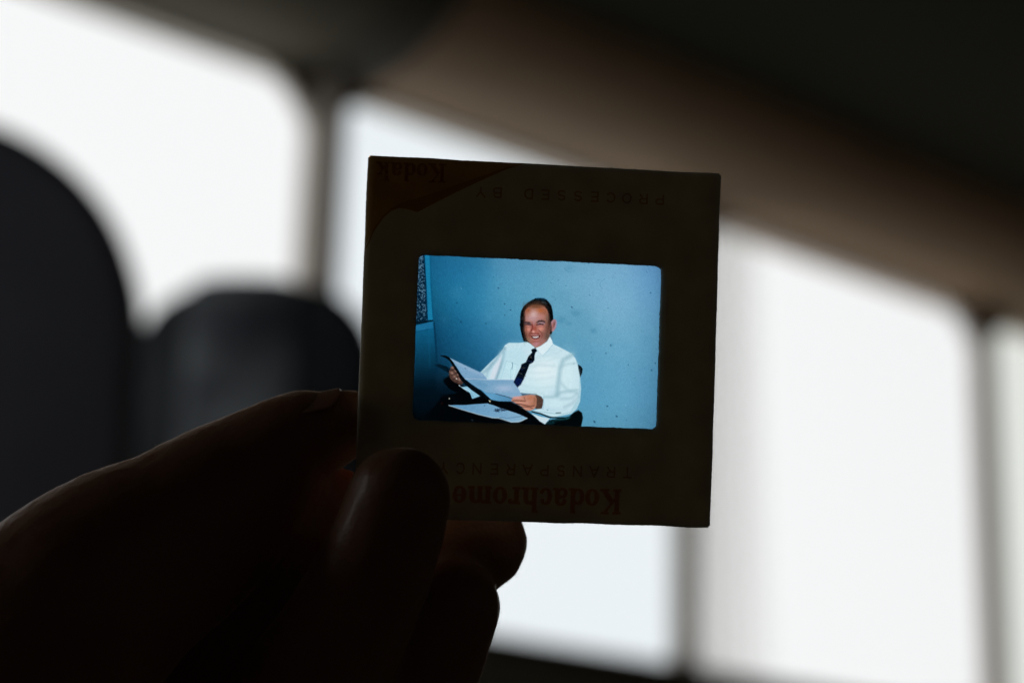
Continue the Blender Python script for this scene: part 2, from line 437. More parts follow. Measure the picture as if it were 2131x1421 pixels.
def arc(cx, cy, rx, ry, a0, a1, w0, w1, n=14):
    """w0 = thickness on vertical sides, w1 = thickness at top/bottom"""
    out = []; A = np.radians(np.linspace(a0, a1, n + 1))
    for i in range(n):
        am = (A[i] + A[i + 1]) / 2; w = w1 + (w0 - w1) * math.cos(am) ** 2
        out.append((cx + rx * math.cos(A[i]), cy + ry * math.sin(A[i]), cx + rx * math.cos(A[i + 1]), cy + ry * math.sin(A[i + 1]), w, 'r'))
    return out
def ln(x0, y0, x1, y1, w): return [(x0, y0, x1, y1, w, 's')]
T = 0.20; H = 0.09          # thick and thin strokes of the serif face; x height .68
SER = {
 'K': (1.02, ln(.22, 0, .22, 1, T) + ln(.02, .045, .42, .045, H) + ln(.02, .955, .42, .955, H) + ln(.30, .40, .80, .95, .10) + ln(.42, .56, .84, .05, T) + ln(.58, .955, .98, .955, H) + ln(.60, .045, 1.02, .045, H)),
 'o': (0.70, arc(.35, .34, .22, .29, 0, 360, T, .09, 28)),
 'd': (0.76, arc(.31, .33, .20, .28, 40, 320, T, .09, 22) + ln(.54, 0, .54, 1, T) + ln(.40, .955, .60, .955, H) + ln(.5, .045, .74, .045, H)),
 'a': (0.72, ln(.50, .04, .50, .48, T) + arc(.33, .48, .17, .17, 0, 165, T, .09) + arc(.17, .50, .035, .035, 0, 360, .09, .09, 6) + arc(.28, .20, .17, .155, 60, 320, .17, .09) + ln(.28, .37, .48, .40, .08) + ln(.46, .045, .70, .045, H)),
 'c': (0.62, arc(.32, .34, .21, .29, 45, 325, T, .09, 22) + arc(.46, .52, .04, .04, 0, 360, .10, .10, 6)),
 'h': (0.82, ln(.20, 0, .20, 1, T) + ln(.02, .955, .22, .955, H) + ln(.02, .045, .38, .045, H) + arc(.40, .46, .19, .17, 0, 150, T, .10) + ln(.60, 0, .60, .46, T) + ln(.44, .045, .80, .045, H)),
 'r': (0.60, ln(.20, 0, .20, .68, T) + ln(.02, .635, .22, .635, H) + ln(.02, .045, .40, .045, H) + arc(.42, .42, .20, .20, 60, 150, .12, .12) + arc(.50, .55, .04, .04, 0, 360, .10, .10, 6)),
 'm': (1.16, ln(.20, 0, .20, .68, T) + ln(.02, .635, .22, .635, H) + ln(.02, .045, .36, .045, H) + arc(.38, .46, .17, .17, 0, 150, T, .10) + ln(.57, 0, .57, .46, T) + ln(.44, .045, .70, .045, H) + arc(.75, .46, .17, .17, 0, 150, T, .10) + ln(.94, 0, .94, .46, T) + ln(.82, .045, 1.12, .045, H)),
 'e': (0.66, arc(.34, .34, .21, .29, 0, 330, T, .09, 24) + ln(.2, .36, .5, .36, .07)),
 'k': (0.82, ln(.20, 0, .20, 1, T) + ln(.02, .955, .22, .955, H) + ln(.02, .045, .38, .045, H) + ln(.26, .25, .60, .60, .09) + ln(.36, .38, .64, .05, T) + ln(.46, .635, .74, .635, H) + ln(.48, .045, .82, .045, H)),
}
W = 0.15
SAN = {
 'P': (1.0, ln(.12, 0, .12, 1, W) + ln(.12, .93, .55, .93, W) + ln(.12, .47, .55, .47, W) + arc(.55, .70, .24, .23, -90, 90, W, W)),
 'R': (1.0, ln(.12, 0, .12, 1, W) + ln(.12, .93, .55, .93, W) + ln(.12, .48, .55, .48, W) + arc(.55, .705, .24, .225, -90, 90, W, W) + ln(.50, .48, .82, 0, W)),
 'O': (1.0, arc(.48, .5, .38, .43, 0, 360, W, W, 28)),
 'C': (1.0, arc(.48, .5, .38, .43, 42, 318, W, W, 24)),
 'E': (1.0, ln(.14, 0, .14, 1, W) + ln(.14, .93, .80, .93, W) + ln(.14, .5, .72, .5, W) + ln(.14, .07, .82, .07, W)),
 'S': (1.0, arc(.46, .715, .29, .215, 30, 270, W, W) + arc(.46, .285, .31, .215, -150, 90, W, W)),
 'D': (1.0, ln(.12, 0, .12, 1, W) + ln(.12, .93, .42, .93, W) + ln(.12, .07, .42, .07, W) + arc(.42, .5, .38, .43, -90, 90, W, W)),
 'B': (1.0, ln(.12, 0, .12, 1, W) + ln(.12, .93, .55, .93, W) + ln(.12, .51, .56, .51, W) + ln(.12, .07, .56, .07, W) + arc(.55, .72, .2, .21, -90, 90, W, W) + arc(.56, .29, .24, .22, -90, 90, W, W)),
 'Y': (1.0, ln(.05, 1, .46, .48, W) + ln(.87, 1, .46, .48, W) + ln(.46, 0, .46, .5, W)),
 'T': (1.0, ln(.04, .93, .90, .93, W) + ln(.47, 0, .47, 1, W)),
 'A': (1.0, ln(.04, 0, .47, 1, W) + ln(.90, 0, .47, 1, W) + ln(.2, .34, .74, .34, W)),
 'N': (1.0, ln(.12, 0, .12, 1, W) + ln(.84, 0, .84, 1, W) + ln(.12, .95, .84, .05, W)),
}
def word_mesh(name, placed, x0, y0, sx, sy, slope, mat, cell=0.045, z=0.012, wear=0.0, grow=1.0):
    """placed: list of (glyph strokes, u offset). text runs towards -x, upright towards -y (the slide is held upside down)."""
    S = []
    for st, u in placed:
        for (a, b_, c, d, w, kd) in st: S.append((a + u, b_, c + u, d, w * grow, kd))
    umax = max(max(s[0], s[2]) for s in S) + .2; 
    nu = int((umax + .2) * sx / cell); nv = int(1.4 * sy / cell)
    U, V = np.meshgrid((np.arange(nu) + .5) * cell / sx - .15, (np.arange(nv) + .5) * cell / sy - .2)
    D = np.full(U.shape, 9.0)
    for (a, b_, c, d, w, kd) in S:
        dx, dy = c - a, d - b_; L = math.hypot(dx, dy) + 1e-9; ux, uy = dx / L, dy / L
        t = (U - a) * ux + (V - b_) * uy; pd = np.abs(-(U - a) * uy + (V - b_) * ux)
        if kd == 's': dd = np.maximum(pd - w / 2, np.maximum(-t, t - L))
        else:
            tt = np.clip(t, 0, L); dd = np.hypot(U - a - tt * ux, V - b_ - tt * uy) - w / 2
        D = np.minimum(D, dd)
    noise = rng.randn(*D.shape) * 0.012
    mask = (D + noise) < 0
    if wear: mask &= rng.rand(*D.shape) > wear
    jj, ii = np.nonzero(mask)
    vid = {}; vs = []; fs = []
    def vert(i, j):
        if (i, j) not in vid:
            u = i * cell / sx - .15; v = j * cell / sy - .2
            x = x0 - u * sx; y = y0 - v * sy + slope * u * sx
            vid[(i, j)] = len(vs); vs.append((x * mm, y * mm, z * mm))
        return vid[(i, j)]
    for j, i in zip(jj, ii):
        fs.append((vert(i, j), vert(i, j + 1), vert(i + 1, j + 1), vert(i + 1, j)))
    return link_mesh(name, vs, fs, mat, slide)
def flow(txt, face, gap=0.02):
    u = 0; out = []
    for ch in txt:
        w, st = face[ch]; out.append((st, u)); u += w + gap
    return out, u
pl_, tot = flow('Kodachrome', SER, 0.01)
W1 = word_mesh('lettering', pl_, 12.45, -20.35, 24.2 / tot, 3.55, -0.011, I_red, grow=1.1)
pl_, tot = flow('Kodak', SER, 0.01)
W2 = word_mesh('lettering', pl_, -14.35, 24.70, 9.95 / tot, 2.7, -0.02, I_logo, wear=0.05)
def spaced(txt, pitch, sx):
    return [(SAN[c][1], i * pitch / sx) for i, c in enumerate(txt) if c != ' ']
W3 = word_mesh('lettering', spaced('TRANSPARENCY', 2.39, 1.5), 13.85, -17.12, 1.5, 1.62, -0.009, I_grey)
W4 = word_mesh('lettering', spaced('PROCESSED', 2.37, 1.55), 17.25, 21.95, 1.55, 1.5, -0.008, I_grey)
W5 = word_mesh('lettering', spaced('BY', 2.38, 1.55), -6.2, 21.75, 1.55, 1.5, -0.008, I_grey)
for o_, l_ in ((W1, 'large red serif word, upside down along the lower edge'), (W2, 'small serif word upside down in the coloured corner'), (W3, 'spaced brown capitals below the picture, upside down'), (W4, 'long word of spaced capitals above the picture, upside down'), (W5, 'two spaced capitals left of the long word above the picture')): o_['label'] = l_
yel = [(-25.30, 25.30), (-3.4, 25.30), (-5.94, 24.64), (-8.41, 23.55), (-12.1, 22.12), (-15.8, 20.53), (-18.83, 19.52), (-20.74, 18.78), (-21.96, 18.0), (-23.14, 16.78), (-24.29, 15.09), (-24.9, 13.63), (-25.30, 12.8)]
link_mesh('printed_corner', [(x * mm, y * mm, 0.006 * mm) for x, y in yel], [tuple(range(len(yel)))[::-1]], I_yel, slide)
up_e = [(-3.21, 25.34), (-5.94, 24.64), (-8.41, 23.55), (-12.1, 22.12), (-15.8, 20.53), (-18.2, 19.70), (-19.45, 19.3), (-20.74, 18.78), (-21.96, 18.0), (-23.14, 16.78), (-24.29, 15.09), (-24.9, 13.23), (-25.3, 12.3)]
lo_e = [(-3.21, 25.30), (-5.7, 24.40), (-8.1, 23.2), (-11.8, 21.30), (-15.14, 19.43), (-18.21, 17.64), (-19.45, 17.99), (-20.74, 18.13), (-21.86, 17.67), (-22.88, 16.68), (-24.2, 14.66), (-24.85, 12.9), (-25.3, 11.9)]
vs = [(x * mm, y * mm, 0.0075 * mm) for x, y in up_e] + [(x * mm, y * mm, 0.0075 * mm) for x, y in lo_e]; n = len(up_e)
link_mesh('printed_page_curl', vs, [(k, n + k, n + k + 1, k + 1) for k in range(n - 1)], I_flap, slide)

# ------------------------------------------------------------------ the picture on the film
FX0, FX1, FY0, FY1 = -18.1, 17.6, -11.95, 12.05
NXF, NYF = 640, 430
gx = np.linspace(FX0, FX1, NXF); gy = np.linspace(FY1, FY0, NYF)
GX, GY = np.meshgrid(gx, gy)
L3 = np.stack([GX.ravel() * mm, GY.ravel() * mm, np.full(GX.size, -0.00065)], 1)
q = L3 @ RL.T + P_
PX = 1065.5 + 4526 * q[:, 0] / -q[:, 2]; PY = 710.5 - 4526 * q[:, 1] / -q[:, 2]
X = (PX - 850) * 3.5527; Y = (PY - 510) * 3.5527        # picture units on the film
NP = len(X)
C = np.zeros((NP, 3))

wallpts = [(180,100,10,90,135),(300,100,22,108,152),(400,100,42,122,163),(800,100,84,150,186),(1200,110,104,165,196),(1600,150,120,172,206),(1850,160,82,140,192),(1870,400,88,150,192),
 (180,400,8,88,122),(400,400,38,128,168),(800,400,80,152,182),(1200,400,106,164,190),(1600,400,125,178,203),
 (215,700,5,62,95),(400,700,16,102,146),(700,600,62,138,174),(600,800,38,108,148),(1200,700,88,155,184),(1600,700,112,172,200),(1850,700,86,148,182),
 (220,1000,4,34,52),(400,900,8,72,104),(1350,1000,76,148,182),(1600,1000,100,166,197),(1830,1000,72,136,172),
 (100,1300,0,5,9),(250,1300,1,10,16),(1350,1300,84,156,188),(1600,1300,96,164,194),(1820,1300,70,132,168),(100,1050,2,20,34),(60,700,4,60,92),(1000,450,92,160,188),(1450,250,116,172,202),(1450,850,95,160,190)]
num = np.zeros((NP, 3)); den = np.zeros(NP)
for (x, y, r, g, b2) in wallpts:
    w = np.exp(-((X - x) ** 2 + (Y - y) ** 2) / (2 * 150.0 ** 2)) + 1e-9
    num += w[:, None] * np.array([r, g, b2]); den += w
C[:] = num / den[:, None]
C[:] = C * 0.95 + C.mean(axis=1)[:, None] * 0.06 + np.array([3.0, 2.0, 2.0])
C[:] *= (1 - 0.10 * np.clip((abs(X - 980) - 600) / 350, 0, 1) ** 2 - 0.06 * np.clip((abs(Y - 700) - 450) / 220, 0, 1))[:, None]

def setc(mask_idx, a, col):
    C[mask_idx] = C[mask_idx] * (1 - a[:, None]) + np.array(col, float) * a[:, None]
def poly(pts, col, soft=4.0, alpha=1.0, col2=None, g0=None, g1=None):
    P = np.array(pts, float); pad = soft * 2
    idx = np.nonzero((X > P[:, 0].min() - pad) & (X < P[:, 0].max() + pad) & (Y > P[:, 1].min() - pad) & (Y < P[:, 1].max() + pad))[0]
    if len(idx) == 0: return
    x, y = X[idx], Y[idx]; d = np.full(len(idx), 1e9); ins = np.zeros(len(idx), bool)
    for i in range(len(P)):
        ax, ay = P[i - 1]; bx, by = P[i]; ex, ey = bx - ax, by - ay
        t = np.clip(((x - ax) * ex + (y - ay) * ey) / (ex * ex + ey * ey + 1e-9), 0, 1)
        d = np.minimum(d, (x - ax - t * ex) ** 2 + (y - ay - t * ey) ** 2)
        c1 = (ay > y) != (by > y)
        with np.errstate(divide='ignore', invalid='ignore'):
            xi = (bx - ax) * (y - ay) / (by - ay + 1e-12) + ax
        ins ^= c1 & (x < xi)
    sd = np.sqrt(d) * np.where(ins, 1, -1)
    a = np.clip(sd / (2 * soft) + .5, 0, 1); a = a * a * (3 - 2 * a) * alpha
    if col2 is None: setc(idx, a, col)
    else:
        (ux, uy), (vx, vy) = g0, g1
        t = np.clip(((x - ux) * (vx - ux) + (y - uy) * (vy - uy)) / ((vx - ux) ** 2 + (vy - uy) ** 2), 0, 1)[:, None]
        cc = np.array(col, float) * (1 - t) + np.array(col2, float) * t
        C[idx] = C[idx] * (1 - a[:, None]) + cc * a[:, None]
def blob(x, y, rx, ry, col, alpha=1.0, rot=0.0):
    c, s = math.cos(rot), math.sin(rot); rm = max(rx, ry) * 2.6
    idx = np.nonzero((abs(X - x) < rm) & (abs(Y - y) < rm))[0]
    dx, dy = X[idx] - x, Y[idx] - y
    u = (dx * c + dy * s) / rx; v = (-dx * s + dy * c) / ry
    setc(idx, np.exp(-(u * u + v * v)) * alpha, col)
def line(pts, w, col, soft=3.0, alpha=1.0):
    P = np.array(pts, float); pad = w + soft * 2
    idx = np.nonzero((X > P[:, 0].min() - pad) & (X < P[:, 0].max() + pad) & (Y > P[:, 1].min() - pad) & (Y < P[:, 1].max() + pad))[0]
    if len(idx) == 0: return
    x, y = X[idx], Y[idx]; d = np.full(len(idx), 1e9)
    for i in range(len(P) - 1):
        ax, ay = P[i]; bx, by = P[i + 1]; ex, ey = bx - ax, by - ay
        t = np.clip(((x - ax) * ex + (y - ay) * ey) / (ex * ex + ey * ey + 1e-9), 0, 1)
        d = np.minimum(d, (x - ax - t * ex) ** 2 + (y - ay - t * ey) ** 2)
    a = np.clip((w / 2 - np.sqrt(d)) / (2 * soft) + .5, 0, 1) * alpha
    setc(idx, a, col)
F = lambda pts: [(675 + .35 * x, 319.7 + .35 * y) for x, y in pts]     # head details
B = lambda pts: [(106.6 + .6002 * x, 675 + .6002 * y) for x, y in pts]  # body details
def fb(x, y, rx, ry, col, a=1.0, rot=0): blob(675 + .35 * x, 319.7 + .35 * y, rx * .35, ry * .35, col, a, rot)
def bb_(x, y, rx, ry, col, a=1.0, rot=0): blob(106.6 + .6 * x, 675 + .6 * y, rx * .6, ry * .6, col, a, rot)

def fold(pts, w, col, soft=3.0, alpha=1.0): line(pts, w * 1.7, [c_ * 0.90 for c_ in col], soft * 2.2, min(1, alpha * 1.25))
# left edge: curtain, window trim, cabinet
poly([(20, 60), (124, 60), (132, 300), (142, 575), (20, 600)], (4, 34, 54), 3)
for k in range(330):
    y = rng.uniform(85, 560); xl = 88 - (y - 85) * .06 + 0; xr = 104 + (y - 85) * .07
    x = rng.uniform(xl - 14 - (y - 85) * .025, xr); a = 0.9 * math.sin(y * .045) + rng.randn() * .35; L = rng.uniform(4, 11)
    line([(x, y), (x + L * math.cos(a), y + L * math.sin(a))], 3.2, (118, 160, 186), 1.6, rng.uniform(.35, .9))
poly([(116, 60), (158, 60), (165, 300), (182, 580), (142, 580), (130, 300)], (24, 122, 162), 5)
line([(116, 60), (130, 300), (141, 560)], 8, (3, 48, 76), 4, .8)
line([(160, 70), (167, 300), (184, 560)], 9, (4, 78, 116), 5, .6)
poly([(55, 590), (184, 564), (190, 640), (205, 900), (196, 1080), (30, 1120), (40, 700)], (16, 96, 134), 4, 1, (1, 20, 32), (120, 600), (120, 1080))
poly([(57, 592), (184, 567), (186, 612), (57, 640)], (30, 108, 150), 3, .85)
line([(57, 641), (150, 622)], 5, (5, 68, 100), 3, .8)
poly([(40, 566), (182, 552), (186, 563), (60, 588), (40, 592)], (3, 26, 40), 3, .9)
line([(190, 575), (205, 760), (212, 950)], 12, (2, 44, 68), 6, .75)
line([(150, 640), (160, 900)], 8, (20, 100, 138), 6, .3)
# wall blotches, stains
for (x, y, r, a) in ((1130, 550, 34, .30), (1235, 505, 30, .32), (1370, 632, 24, .35), (1190, 580, 18, .3), (1190, 170, 28, .18), (640, 640, 26, .2), (1500, 740, 14, .3), (480, 280, 60, .08), (1600, 300, 90, .05)):
    blob(x, y, r, r * .8, (52, 118, 150), a)
for k in range(26):
    blob(rng.uniform(250, 1800), rng.uniform(120, 900), rng.uniform(20, 80), rng.uniform(20, 70), (60, 130, 165) if k % 2 else (130, 185, 212), rng.uniform(.04, .12))
# lower left darkness, chair and case
blob(150, 1330, 330, 190, (0, 3, 6), 1.0); blob(330, 1130, 220, 120, (0, 14, 24), .75)
blob(120, 1150, 150, 120, (1, 14, 24), .6)
poly(B([(250, 530), (330, 480), (430, 560), (520, 640), (600, 720), (720, 735), (860, 780), (1080, 800), (1190, 850), (1300, 930), (1400, 1000), (1500, 1080), (1620, 1200), (0, 1200), (20, 1000), (190, 800), (230, 720), (420, 700), (330, 650), (265, 580)]), (1, 4, 7), 7)
poly(B([(140, 350), (200, 340), (300, 372), (350, 410), (360, 470), (280, 430), (180, 372)]), (2, 22, 34), 4, .9)
# chair behind the right shoulder
poly(B([(1910, 345), (1950, 368), (1968, 400), (1962, 450), (1940, 500), (1920, 470)]), (4, 12, 18), 3)
poly(B([(1500, 1085), (1560, 1030), (1800, 985), (1860, 935), (1915, 905), (1960, 940), (1972, 1000), (1945, 1130), (1500, 1130)]), (2, 8, 10), 4)
poly(B([(1580, 1040), (1700, 1000), (1830, 985), (1790, 1020), (1660, 1035)]), (22, 84, 92), 8, .7)
poly(B([(1500, 1080), (1560, 1042), (1640, 1045), (1600, 1085)]), (8, 50, 58), 6, .7)

# shirt
shirt = B([(1280, 68), (1180, 80), (1060, 78), (1010, 108), (985, 160), (930, 225), (850, 300), (770, 380), (700, 450), (760, 500), (790, 545), (1100, 545), (1170, 640), (1210, 715), (1390, 712), (1465, 742), (1482, 800), (1468, 880), (1345, 912), (1450, 945), (1600, 992), (1700, 978), (1830, 950), (1895, 890), (1935, 800), (1948, 640), (1932, 480), (1905, 340), (1880, 270), (1830, 210), (1720, 150), (1610, 95), (1580, 60), (1562, 5), (1530, 20), (1375, 100)])
poly(shirt, (206, 229, 235), 4.5)
bb_(1500, 430, 220, 190, (236, 246, 246), .85); bb_(1150, 250, 110, 110, (186, 216, 228), .5); bb_(1290, 640, 120, 50, (198, 226, 234), .5); bb_(1640, 700, 70, 60, (188, 218, 228), .55); bb_(1600, 900, 160, 36, (186, 214, 226), .5); bb_(1500, 200, 130, 40, (206, 230, 238), .6); bb_(1400, 600, 180, 80, (216, 238, 240), .6); bb_(1800, 460, 80, 220, (220, 240, 242), .55); bb_(1650, 830, 120, 60, (214, 236, 240), .5); bb_(1130, 170, 120, 80, (200, 226, 236), .6)
poly(B([(985, 160), (1000, 250), (960, 360), (900, 530), (790, 530), (760, 480), (705, 448), (850, 300), (930, 230)]), (196, 224, 232), 6, .8)
poly(B([(960, 230), (975, 300), (940, 400), (890, 520), (820, 520), (860, 400)]), (224, 226, 234), 9, .75)
fold(B([(1005, 150), (1000, 250), (965, 360), (905, 530)]), 9, (140, 180, 198), 6, .8)
fold(B([(960, 190), (900, 290), (800, 400), (730, 455)]), 9, (150, 188, 206), 6, .6)
fold(B([(860, 330), (800, 430), (780, 500)]), 8, (160, 196, 212), 6, .5)
poly(B([(1000, 170), (1180, 150), (1290, 230), (1270, 320), (1200, 360), (1140, 520), (920, 525), (970, 380)]), (194, 226, 234), 14, .65)
poly(B([(1030, 300), (1170, 350), (1150, 420), (1110, 500), (1075, 490), (1060, 420), (1020, 400)]), (204, 234, 238), 5, .6)
line(B([(1030, 300), (1170, 352)]), 3, (160, 196, 210), 2.5, .7); line(B([(1030, 300), (985, 440), (960, 520)]), 5, (160, 200, 214), 4, .6)
line(B([(1100, 320), (1106, 350), (1096, 405)]), 4, (60, 96, 120), 1.6, .8)
line(B([(1080, 400), (1080, 520)]), 6, (170, 208, 218), 4, .6); line(B([(1140, 380), (1110, 520)]), 5, (226, 244, 246), 3, .7)
for pts, a in (([(1300, 370), (1420, 352), (1620, 362)], .6), ([(1280, 440), (1400, 452), (1560, 440)], .35), ([(1270, 520), (1400, 530), (1600, 500)], .3), ([(1230, 600), (1400, 640), (1640, 620)], .35),
               ([(1400, 260), (1530, 240), (1700, 180)], .4), ([(1480, 190), (1620, 160)], .4), ([(1380, 300), (1520, 300), (1680, 250)], .3), ([(1200, 660), (1300, 690), (1480, 700)], .5)):
    fold(B(pts), 6, (190, 220, 228), 7, a * 0.55)
fold(B([(1840, 225), (1730, 290), (1690, 400), (1668, 560), (1655, 730)]), 12, (172, 210, 220), 8, .75)
fold(B([(1690, 380), (1780, 340), (1900, 330)]), 6, (190, 222, 230), 6, .5)
fold(B([(1500, 745), (1600, 745), (1700, 690), (1900, 660)]), 8, (176, 212, 222), 6, .6)
fold(B([(1690, 560), (1770, 650), (1900, 700)]), 8, (186, 220, 228), 6, .5)
fold(B([(1700, 770), (1830, 760), (1900, 700)]), 7, (180, 214, 224), 6, .5)
fold(B([(1750, 870), (1850, 820), (1920, 740)]), 9, (176, 208, 220), 7, .5)
poly(B([(1930, 400), (1950, 640), (1935, 800), (1890, 900), (1800, 955), (1840, 880), (1905, 780), (1925, 640)]), (160, 200, 212), 7, .6)
line(B([(1486, 750), (1490, 830), (1476, 900)]), 5, (150, 186, 200), 3, .7)
line(B([(1360, 915), (1500, 935), (1700, 960), (1840, 930)]), 8, (150, 190, 202), 5, .55)
blob(*B([(1535, 906)])[0], 5, 5, (120, 160, 175), .8); blob(*B([(1860, 335)])[0], 4, 3, (110, 150, 165), .8)
line(B([(1640, 942), (1700, 938)]), 5, (20, 40, 50), 2)
poly(B([(1190, 690), (1260, 700), (1400, 710), (1320, 720), (1225, 745)]), (66, 96, 118), 5, .85)
# white tail under the cuff + dark chair arm
poly(B([(1335, 945), (1450, 985), (1565, 1008), (1520, 1060), (1505, 1082), (1440, 1045), (1390, 995)]), (206, 222, 228), 3)
line(B([(1345, 925), (1450, 950), (1560, 995), (1740, 1003)]), 9, (3, 10, 14), 2.5)
# left cuff and hand
poly(B([(468, 625), (555, 612), (600, 650), (705, 735), (608, 768), (580, 695), (530, 662)]), (146, 194, 216), 3)
line(B([(500, 640), (560, 660), (610, 720)]), 6, (200, 226, 236), 4, .7); line(B([(590, 690), (620, 740)]), 6, (92, 146, 176), 4, .6)
poly(B([(322, 430), (345, 380), (378, 362), (408, 378), (430, 420), (455, 480), (500, 570), (478, 592), (430, 582), (380, 560), (345, 530), (322, 480)]), (78, 54, 46), 4)
for (x, y, rx, ry) in ((365, 385, 22, 14), (408, 425, 22, 14), (437, 470, 20, 14), (360, 450, 26, 16), (395, 500, 26, 18), (450, 530, 22, 20)): bb_(x, y, rx, ry, (162, 124, 110), .9, .6)
for pts in ([(340, 420), (390, 405), (405, 395)], [(350, 480), (400, 455), (425, 440)], [(370, 530), (410, 500), (445, 490)], [(410, 570), (440, 545)]): line(B(pts), 5, (38, 26, 24), 3, .8)
bb_(415, 520, 7, 6, (250, 245, 230), 1.2); bb_(450, 605, 9, 6, (235, 240, 240), 1.1, .6)
line(B([(450, 605), (500, 640), (550, 680)]), 4, (190, 215, 225), 2, .8)
# left leaf of the open folder, black cover edge, right leaf
poly(B([(325, 262), (400, 298), (460, 326), (600, 392), (740, 458), (795, 530), (520, 526), (470, 462), (420, 382), (370, 310)]), (172, 190, 214), 2.5, 1, (128, 166, 196), (620, 400), (520, 520))
poly(B([(325, 262), (460, 326), (600, 392), (740, 458), (780, 510), (600, 440), (430, 350)]), (158, 182, 208), 8, .5)
poly(B([(215, 234), (280, 234), (325, 258), (365, 305), (425, 400), (470, 470), (520, 530), (590, 590), (700, 660), (790, 730), (870, 790), (840, 812), (720, 742), (600, 660), (520, 592), (470, 540), (430, 460), (375, 372), (330, 300), (270, 258), (222, 245)]), (3, 8, 12), 2.5)
poly(B([(516, 520), (620, 532), (800, 530), (1112, 530), (1170, 632), (1228, 738), (1120, 762), (1020, 735), (900, 706), (780, 690), (680, 640), (600, 585)]), (122, 164, 194), 2.5, 1, (188, 198, 220), (620, 640), (1050, 560))
line(B([(522, 522), (800, 532), (1112, 532)]), 4, (206, 214, 226), 2, .8)
poly(B([(560, 540), (700, 545), (800, 600), (760, 650), (640, 600)]), (96, 146, 180), 12, .5)
bb_(1000, 640, 120, 50, (190, 198, 220), .6)
poly(B([(690, 630), (780, 690), (900, 706), (1020, 737), (1112, 768), (1090, 798), (940, 798), (840, 778), (760, 700)]), (100, 158, 194), 3, 1, (70, 120, 156), (800, 690), (1050, 800))
line(B([(900, 706), (1020, 738), (1110, 768)]), 4, (30, 52, 70), 2, .9)
poly(B([(808, 785), (838, 790), (828, 815)]), (196, 190, 160), 2); bb_(326, 765, 8, 7, (226, 222, 200), 1.2); bb_(236, 826, 9, 12, (70, 20, 12), .8)
# right hand
poly(B([(1360, 730), (1400, 716), (1452, 738), (1482, 775), (1478, 840), (1462, 888), (1400, 893), (1370, 870)]), (84, 60, 50), 4)
poly(B([(1100, 765), (1120, 748), (1220, 730), (1320, 716), (1385, 722), (1402, 770), (1398, 850), (1375, 890), (1320, 917), (1262, 905), (1215, 862), (1160, 832), (1120, 806), (1088, 796)]), (196, 134, 112), 3.5)
bb_(1160, 752, 60, 16, (224, 164, 160), .85); bb_(1330, 760, 50, 30, (186, 116, 84), .8); bb_(1200, 815, 70, 14, (214, 150, 130), .7); bb_(1290, 880, 60, 14, (208, 146, 124), .6); bb_(1350, 830, 36, 30, (176, 112, 84), .6); bb_(1380, 790, 20, 60, (140, 88, 64), .6)
for pts, w in (([(1108, 790), (1180, 790), (1262, 797)], 7), ([(1155, 828), (1220, 838), (1330, 862), (1372, 850)], 8), ([(1212, 864), (1280, 868), (1350, 884)], 6), ([(1245, 745), (1262, 790)], 4)): line(B(pts), w, (96, 52, 40), 2.2, .75)
# newspaper on the case
poly(B([(318, 846), (420, 842), (520, 844), (650, 832), (795, 824), (880, 850), (960, 882), (1080, 920), (1170, 950), (1230, 976), (1288, 1005), (1240, 1030), (1185, 1054), (1090, 1058), (1020, 1030), (940, 1002), (860, 1002), (700, 962), (560, 922), (430, 880)]), (100, 150, 186), 2.5, 1, (150, 184, 206), (400, 860), (1100, 1000))
line(B([(318, 848), (430, 884), (560, 924), (700, 964), (860, 1002), (940, 1004)]), 5, (196, 212, 222), 2, .9)
line(B([(940, 1008), (1090, 1054), (1185, 1050), (1286, 1006)]), 5, (200, 216, 222), 2.4, .9)
line(B([(940, 1000), (1000, 995), (1020, 1010), (1190, 985), (1230, 976)]), 4, (60, 96, 122), 2.4, .6)
for _ in range(34): bb_(rng.uniform(870, 1030), 903 + rng.randn() * 10, rng.uniform(4, 14), rng.uniform(3, 7), (16, 36, 60), .7, rng.rand())
bb_(915, 915, 26, 9, (10, 24, 40), .8, .4); bb_(1000, 912, 24, 7, (14, 30, 50), .7)
for _ in range(26): 
    t = rng.rand(); bb_(500 + 560 * t, 865 + 90 * t + rng.randn() * 18, 10, 2.5, (84, 132, 166), .5, .3)
bb_(760, 852, 8, 5, (30, 60, 90), .8)

# head: hair and its flash shadow, ear, face
poly(F([(430, 740), (432, 600), (448, 490), (500, 385), (580, 312), (690, 242), (760, 212), (860, 208), (950, 222), (1010, 262), (1055, 312), (1092, 372), (1112, 450), (1126, 560), (1132, 665), (1100, 700), (1075, 800), (1110, 915), (1095, 960), (1050, 975), (1020, 1050), (700, 1200), (600, 1140), (500, 1112), (468, 1000), (440, 880), (418, 745)]), (5, 9, 12), 3.2)
poly(F([(740, 208), (850, 196), (930, 204), (1008, 246), (920, 256), (860, 240), (760, 236)]), (10, 58, 84), 5, .6)
poly(F([(860, 262), (950, 280), (1000, 320), (960, 330), (880, 300)]), (40, 84, 96), 6, .6)
line(F([(640, 285), (740, 245), (830, 250)]), 4, (12, 40, 48), 4, .6)
poly(F([(1080, 715), (1120, 664), (1160, 650), (1200, 676), (1208, 740), (1186, 830), (1142, 900), (1095, 918), (1074, 860)]), (178, 130, 136), 3)
poly(F([(1180, 668), (1206, 690), (1206, 750), (1186, 826), (1170, 830), (1188, 740)]), (150, 160, 205), 3, .6)
fb(1130, 780, 26, 60, (186, 114, 100), .9, .25); fb(1108, 870, 20, 24, (214, 156, 152), .7); fb(1150, 770, 14, 70, (100, 62, 58), .8, .3); fb(1090, 860, 16, 60, (70, 36, 30), .8); fb(1140, 730, 10, 40, (110, 70, 70), .6, .3); fb(1090, 800, 10, 60, (60, 34, 30), .6)
